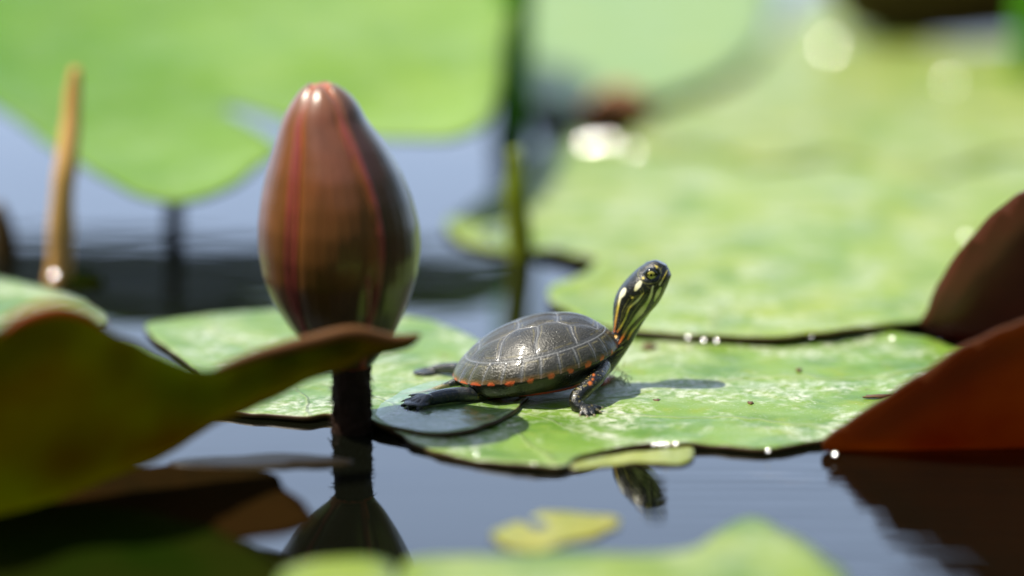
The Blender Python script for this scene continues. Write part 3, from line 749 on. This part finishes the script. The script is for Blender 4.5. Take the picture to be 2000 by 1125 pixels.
# eyes
for sgn in (-1, 1):
    c0 = T(1267.5, 538, .35-.255)
    n_, m_ = 48, 32; vs, fs, cs = [], [], []
    for i in range(m_+1):
        th = (math.pi*.55)*i/m_
        for k in range(n_):
            ph = 2*math.pi*k/n_; r = .106
            lx, lz, ly = r*math.sin(th)*math.cos(ph), r*math.sin(th)*math.sin(ph), r*math.cos(th)
            vs.append((lx, sgn*ly*.8, lz))
            rho = math.hypot(lx, lz)
            if rho < .028: c = (.002, .002, .002)
            elif rho < .036: c = (.55, .50, .08)
            elif abs(lz) < .014 and rho < .085: c = (.01, .01, .005)
            elif rho < .062: c = (.50, .46, .10) if rho > .042 else (.06, .06, .01)
            elif rho < .074: c = (.03, .03, .01)
            else: c = (.008, .009, .007)
            cs.append(c)
    for i in range(m_):
        for k in range(n_): fs.append([i*n_+k, i*n_+(k+1) % n_, (i+1)*n_+(k+1) % n_, (i+1)*n_+k])
    o = mesh_obj('eye', vs, fs, M['eye'], turtle, cols=np.array(cs)); o.location = (c0[0], .35+sgn*.238, c0[2])
for cv, cf in claws: mesh_obj('claw', cv, cf, M['claw'], turtle)

# --- carapace
NR, NT = 190, 640
AX, BX = 1.30, 1.20
SEEDS = [(1.02, 0, 0), (.50, 0, 1), (.02, 0, 2), (-.46, 0, 3), (-.90, 0, 4)]
for s_ in (-1, 1): SEEDS += [(.72, .56*s_, 5), (.255, .66*s_, 6), (-.215, .66*s_, 7), (-.66, .54*s_, 8)]
SEEDS = np.array(SEEDS)
rg = np.linspace(0, 1, NR)**.8; tg = np.linspace(0, 2*np.pi, NT, endpoint=False)
Rg, Tg = np.meshgrid(rg, tg, indexing='ij')
def outline(t): return 1+.018*np.cos(2*t)**2*0+.02*np.cos(4*t)*.4
nx, ny = Rg*np.cos(Tg), Rg*np.sin(Tg)
X = AX*nx*outline(Tg); Y = BX*ny*outline(Tg)*(1-.05*nx)
hgt = .70*np.clip(1-Rg**2, 0, 1)**.66*(1+.06*nx)
hgt += .02*np.exp(-(Y/.06)**2)*(1-Rg**2)          # keel
# scute distances
wx = np.array([noise.noise(Vector((a*3, b*3, 11))) for a, b in zip(X.ravel(), Y.ravel())]).reshape(X.shape); wy = np.array([noise.noise(Vector((a*3, b*3, 17))) for a, b in zip(X.ravel(), Y.ravel())]).reshape(X.shape)
sx, sy = X/AX+.035*wx, Y/BX+.035*wy
d = np.stack([np.hypot((sx-a)*(1.0), (sy-b)*(1.12)) for a, b, _ in SEEDS], 0)
# vertebrals are a little narrower
d[:5] += .045
ds = np.sort(d, 0); gap = (ds[1]-ds[0])
RM = .845; dr = (Rg-RM)
marg = Rg > RM
mt = Tg/(2*np.pi)*25; mt = mt+.10*wx+.06*np.sin(5*Tg+1); fr_ = np.abs(mt-np.round(mt)); gap_m = fr_*2*np.pi/25*Rg*2
seam = np.where(marg, np.minimum(gap_m, dr*1.6), np.minimum(gap, -dr*1.6))
seam_w = np.exp(-(seam/.018)**2)
line = np.exp(-((seam-.070)/.013)**2)
hgt2 = hgt-.010*seam_w-.004*np.exp(-((seam-.05)/.02)**2)
# gentle ridge inside each scute
Zc = hgt2+.016*np.clip(seam/.3, 0, 1)+.0013*np.sin(seam*150+3*wx)*np.clip(seam*12-.5, 0, 1)*(1-Rg**4)
PITCH = .19
def rimz(x): return .485+PITCH*x
pn = np.array([noise.noise(Vector((a*2.2, b*2.2, 1))) for a, b in zip(X.ravel(), Y.ravel())]).reshape(X.shape)
pn2 = np.array([noise.noise(Vector((a*9, b*9, 4))) for a, b in zip(X.ravel(), Y.ravel())]).reshape(X.shape)
pn3 = np.array([noise.noise(Vector((a*30, b*30, 4))) for a, b in zip(X.ravel(), Y.ravel())]).reshape(X.shape)
base = np.array([.036, .034, .024]); olive = np.array([.060, .066, .018]); grey = np.array([.062, .064, .070])
cv = np.ones((*X.shape, 3))*base
def blend(c, w_, to): return c*(1-w_[..., None])+np.array(to)*w_[..., None]
cv = blend(cv, np.clip(1-seam/.14, 0, 1)*.7, grey)                 # greyer growth border
cv = blend(cv, np.clip((pn+.1)*1.5, 0, 1)*.45, (.050, .048, .030))
cv = blend(cv, np.clip((-X-.55)/.6, 0, 1)*np.clip(.6+pn2, 0, 1)*.85, olive)   # algae towards the tail
cv = cv*(1+.12*np.sin(seam*150+3*wx)*np.clip(seam*12-.5, 0, 1))[..., None]
cv = blend(cv, seam_w*.95, (.15, .155, .155))
broken = np.clip(.55+1.6*pn2, 0, 1)
cv = blend(cv, line*broken*.75, (.16, .14, .06))
cv = cv*(1+.35*pn3[..., None])
# orange blotches at the edge of every marginal scute
spot_t = np.abs(mt-np.floor(mt)-.5)
prof_len = np.zeros_like(Rg); dl = np.hypot(np.hypot(np.diff(X, axis=0), np.diff(Y, axis=0)), np.diff(Zc, axis=0))
prof_len[:-1] = np.cumsum(dl[::-1], 0)[::-1]
rs_ = np.random.RandomState(3).uniform(.62, 1.2, 26)
def spot(mt_, L_, tt_, wob):
    m_ = np.floor(mt_).astype(int) % 26; k_ = rs_[m_]; s_ = (np.abs(mt_-np.floor(mt_)-.5))*.30
    back = np.clip((-np.cos(tt_)-.15)/.5, 0, 1); hh = (.052*(1-back)+.020*back)*k_; ww = (.062*(1-back)+.125*back)*k_
    return np.clip((1-np.sqrt(((L_-.012)/hh)**2+(s_/ww)**2)+wob*.12)*6, 0, 1)
cv = blend(cv, spot(mt, -prof_len, Tg, pn2)*.95, (.60, .10, .03))
cv = blend(cv, np.clip((Rg-.985)/.01, 0, 1)*.35, (.30, .16, .05))
Zw = Zc+rimz(X)
verts = [np.stack([X, Y, Zw], -1).reshape(-1, 3)]; cols = [cv.reshape(-1, 3)]
# under-rim rows: rounded edge then the bridge going in and down
under = [(1.004, -.012), (1.002, -.035), (.992, -.065), (.975, -.11), (.955, -.16), (.93, -.21), (.90, -.25), (.86, -.28)]
t1 = tg; o1 = outline(t1); rows = NR
for j, (s_, dz) in enumerate(under):
    x = AX*np.cos(t1)*o1*s_; y = BX*np.sin(t1)*o1*s_*(1-.05*np.cos(t1))
    fl = np.clip(np.abs(np.sin(t1))*1.6-.25, .12, 1)          # shallow at head and tail, deep along the bridge
    z = rimz(x)+dz*fl+(1-fl)*(-.012 if j else 0)
    x = x*(1-(1-fl)*0); verts.append(np.stack([x, y, z], -1))
    c = np.ones((NT, 3))*np.array([.012, .013, .009])
    mt1 = t1/(2*np.pi)*25; s1 = np.abs(mt1-np.floor(mt1)-.5)
    wsp = spot(mt1, np.full(NT, (.013, .037, .068, .115, .17, .23, .28, .32)[j]), t1, 0)
    c = c*(1-wsp[:, None])+np.array([.66, .105, .03])*wsp[:, None]
    if j >= 4: w2 = np.clip((.2-np.abs(s1-.1))/.1, 0, 1)*.12*(1 if j in (5, 6) else 0); c = c*(1-w2[:, None])+np.array([.16, .09, .02])*w2[:, None]
    cols.append(c)
V_ = np.vstack(verts); Cc = np.vstack(cols); tot = NR+len(under)
idx = np.arange(tot*NT).reshape(tot, NT)
a = idx[1:-1]; b = np.roll(a, -1, 1); c = np.roll(idx[2:], -1, 1); d_ = idx[2:]
faces = np.stack([a, d_, c, b], -1).reshape(-1, 4).tolist()
tri = [[int(idx[0, 0]), int(idx[1, k]), int(idx[1, (k+1) % NT])] for k in range(NT)]
car = mesh_obj('carapace', V_, faces+tri, M['shell'], turtle, cols=Cc)
# --- plastron: flat belly plate with an orange red edge
vs, fs, cs = [], [], []; NP = 120
rowsP = [(1.0, .0), (1.02, -.03), (1.0, -.075), (.95, -.10), (.8, -.115), (.4, -.12), (.02, -.12)]
for j, (s_, dz) in enumerate(rowsP):
    for k in range(NP):
        a_ = 2*math.pi*k/NP; x = 1.06*math.cos(a_)*s_; y = .97*math.sin(a_)*s_*(1-.05*math.cos(a_)); 
        vs.append((x, y, .235+.10*x+dz*.9)); cs.append((.010, .011, .008) if j == 0 else (.42, .055, .03))
for j in range(len(rowsP)-1):
    for k in range(NP): fs.append([j*NP+k, (j+1)*NP+k, (j+1)*NP+(k+1) % NP, j*NP+(k+1) % NP])
fs.append([(len(rowsP)-1)*NP+k for k in range(NP)]); fs.append(list(range(NP))[::-1])
mesh_obj('plastron', vs, fs, M['plastron'], turtle, cols=np.array(cs))
# black bridge joining belly plate and shell
vs, fs, cs = [], [], []
for j, (s_, zt) in enumerate([(.95, 0), (.93, .25), (.90, .5), (.885, .75), (.87, 1.0)]):
    for k in range(NP):
        a_ = 2*math.pi*k/NP; x = 1.22*math.cos(a_)*s_; y = 1.16*math.sin(a_)*s_
        top = rimz(x)-.13; bot = .20+.10*x; ww = 1-(1-abs(math.sin(a_)))*.12
        vs.append((x*ww*.95, y, top*(1-zt)+bot*zt)); cs.append((.012, .012, .009))
for j in range(4):
    for k in range(NP): fs.append([j*NP+k, (j+1)*NP+k, (j+1)*NP+(k+1) % NP, j*NP+(k+1) % NP])
fs.append([4*NP+k for k in range(NP)]); fs.append(list(range(NP))[::-1])
mesh_obj('bridge', vs, fs, M['plastron'], turtle, cols=np.array(cs))

# --- shallow water film over the pad round the hind foot
pud = sheet('puddle', [(735,800),(770,772),(830,748),(900,742),(1000,762),(1018,788),(960,822),(850,842),(770,832)], flat(.15), [M['film']], .004, .12, None, jag=.05)
pud.modifiers.clear()
tag(pud, 'shallow clear puddle on the pad round the turtle hind foot', 'puddle')

# ------------------------------------------------------------------ water beads that catch the sun
def bead(p, r, label):
    v = (Vector((0, 0, H))-p).normalized(); h = (v+sun_dir).normalized()
    a = h.cross(Vector((0, 1, 0))).normalized(); b = h.cross(a); vs = []; fs = []
    n = 20; prof_ = [(0, .060), (.35, .053), (.65, .035), (.85, .014), (.97, -.03), (1, -.12), (.85, -.22), (.4, -.3)]
    vs.append(h*prof_[0][1]*r)
    for q, z in prof_[1:]:
        for k in range(n):
            t_ = 2*math.pi*k/n; vs.append((a*math.cos(t_)+b*math.sin(t_))*q*r+h*z*r)
    for k in range(n): fs.append([0, 1+k, 1+(k+1) % n])
    for i in range(len(prof_)-2):
        for k in range(n): fs.append([1+i*n+k, 1+(i+1)*n+k, 1+(i+1)*n+(k+1) % n, 1+i*n+(k+1) % n])
    fs.append([1+(len(prof_)-2)*n+k for k in range(n)])
    o = mesh_obj('water_bead', vs, fs, M['drop']); o.location = p
    tag(o, label, 'water bead', 'water beads glinting on the pads')
GL = [(1146,279,.34,.12,'pale round bead glint, leftmost of four beyond the broad light pad'),
      (1161,277,.34,.11,'brightest white bead glint left of the pinkish brown far bud'),
      (1186,275,.34,.11,'white bead glint just right of the brightest one beyond the pad'),
      (1236,292,.34,.08,'dim bead glint, rightmost of four below the pinkish brown far bud'),
      (1620,90,.4,.12,'large faint round bead glint near the top right dark leaf'),
      (1855,160,.4,.08,'very faint round bead glint on the upper right yellow green pad'),
      (1343,659,.25,.028,'lone round bead glint right of the turtle head on the pad seam'),
      (1374,664,.22,.032,'bright bead glint, left end of the close row on the pad seam'),
      (1399,666,.22,.030,'bright bead glint, right end of the close row on the pad seam'),
      (1742,660,.22,.028,'bright bead glint on the pad seam left of the maroon leaf'),
      (1585,657,.24,.018,'tiny dim bead glint midway along the seam of the two big pads'),
      (1277,868,.13,.022,'small bead glint, leftmost of four over the leaf fragment'),
      (1289,867,.13,.028,'bead glint, second from left of four over the leaf fragment'),
      (1301,868,.2,.022,'bead glint, third from left of four over the leaf fragment'),
      (1320,866,.13,.028,'bead glint, rightmost of four over the leaf fragment'),
      (1500,880,.12,.024,'dim bead glint at the front pad edge between fragment and orange red leaf'),
      (930,888,.13,.018,'dim bead glint on the front pad edge right of the bud stalk'),
      (1043,906,.13,.014,'tiny bead glint at the lowest point of the large pad edge'),
      (1630,887,.1,.034,'bright round bead glint at the left tip of the orange red leaf'),
      (105,536,.25,.05,'round yellowish bead glint at the foot of the golden reed'),
      (1888,464,.3,.045,'faint bead glint touching the outer edge of the maroon leaf')]
for px, py, z, r, lab in GL: bead(G(px, py, z), r, lab)

# ------------------------------------------------------------------ pale algae threads in front of the turtle
al = []; o0 = G(1200, 735, .12)
for i in range(16):
    p = Vector((random.uniform(-.12, .16), random.uniform(-.5, .3), random.uniform(-.02, .12))); L_ = random.uniform(.12, .32)
    d = Vector((random.uniform(.2, 1), random.uniform(-.6, .4), random.uniform(-.9, .8))).normalized(); c_ = Vector((random.uniform(-.06, .06), 0, random.uniform(-.06, .08)))
    al.append(tube(smooth_path([tuple(p), tuple(p+d*L_*.5+c_), tuple(p+d*L_)], 5), [.007]*11, 5))
v, f = join(al); M['algae'] = under_mat('pale_algae', (.42, .48, .25, 1), (.5, .55, .35, 1), .3, (.5, .6, .3, 1), .4)
o = mesh_obj('algae_threads', v, f, M['algae']); o.location = o0; tag(o, 'fine pale algae threads tangled beside the turtle front leg', 'algae', kind='stuff')

# ------------------------------------------------------------------ scraps of dead plant on the pads
M['scrap'] = under_mat('dead_plant_scrap', (.10, .05, .025, 1), (.16, .09, .03, 1), .05, (.2, .1, .03, 1), .6, 3.)
for i, (px, py, z, w_, h_, lab) in enumerate([
        (1712, 773, .16, .42, .05, 'thin forked brown scrap on the large pad near the orange red leaf'),
        (1283, 782, .14, .12, .06, 'small brown speck on the large pad just right of the turtle front foot'),
        (1268, 676, .14, .22, .12, 'blurred brown spot on the large pad behind the turtle neck'),
        (1466, 786, .14, .09, .05, 'tiny brown speck alone in the middle of the large pad'),
        (768, 736, .12, .22, .10, 'small olive brown scrap on the cool pad left of the turtle hind foot'),
        (1560, 722, .15, .10, .05, 'tiny brown speck on the far right half of the large pad')]):
    rs = random.Random(i); n = 14; vs = []; p0 = G(px, py, z-.062)
    for k in range(n):
        a = 2*math.pi*k/n; r = 1+rs.uniform(-.35, .35); vs.append((w_/2*r*math.cos(a), h_*1.6*r*math.sin(a)+.12*w_*math.cos(a), .006*rs.random()))
    vs += [(x*.9, y*.9, z_-.02) for x, y, z_ in vs[:n]]; vs.append((0, 0, .012))
    fs = [[k, (k+1) % n, 2*n] for k in range(n)]+[[k, n+k, n+(k+1) % n, (k+1) % n] for k in range(n)]+[[n+k for k in range(n)][::-1]]
    o = mesh_obj('plant_scrap', vs, fs, M['scrap']); o.location = p0
    tag(o, lab, 'plant scrap', 'scraps of dead plant on the pads')
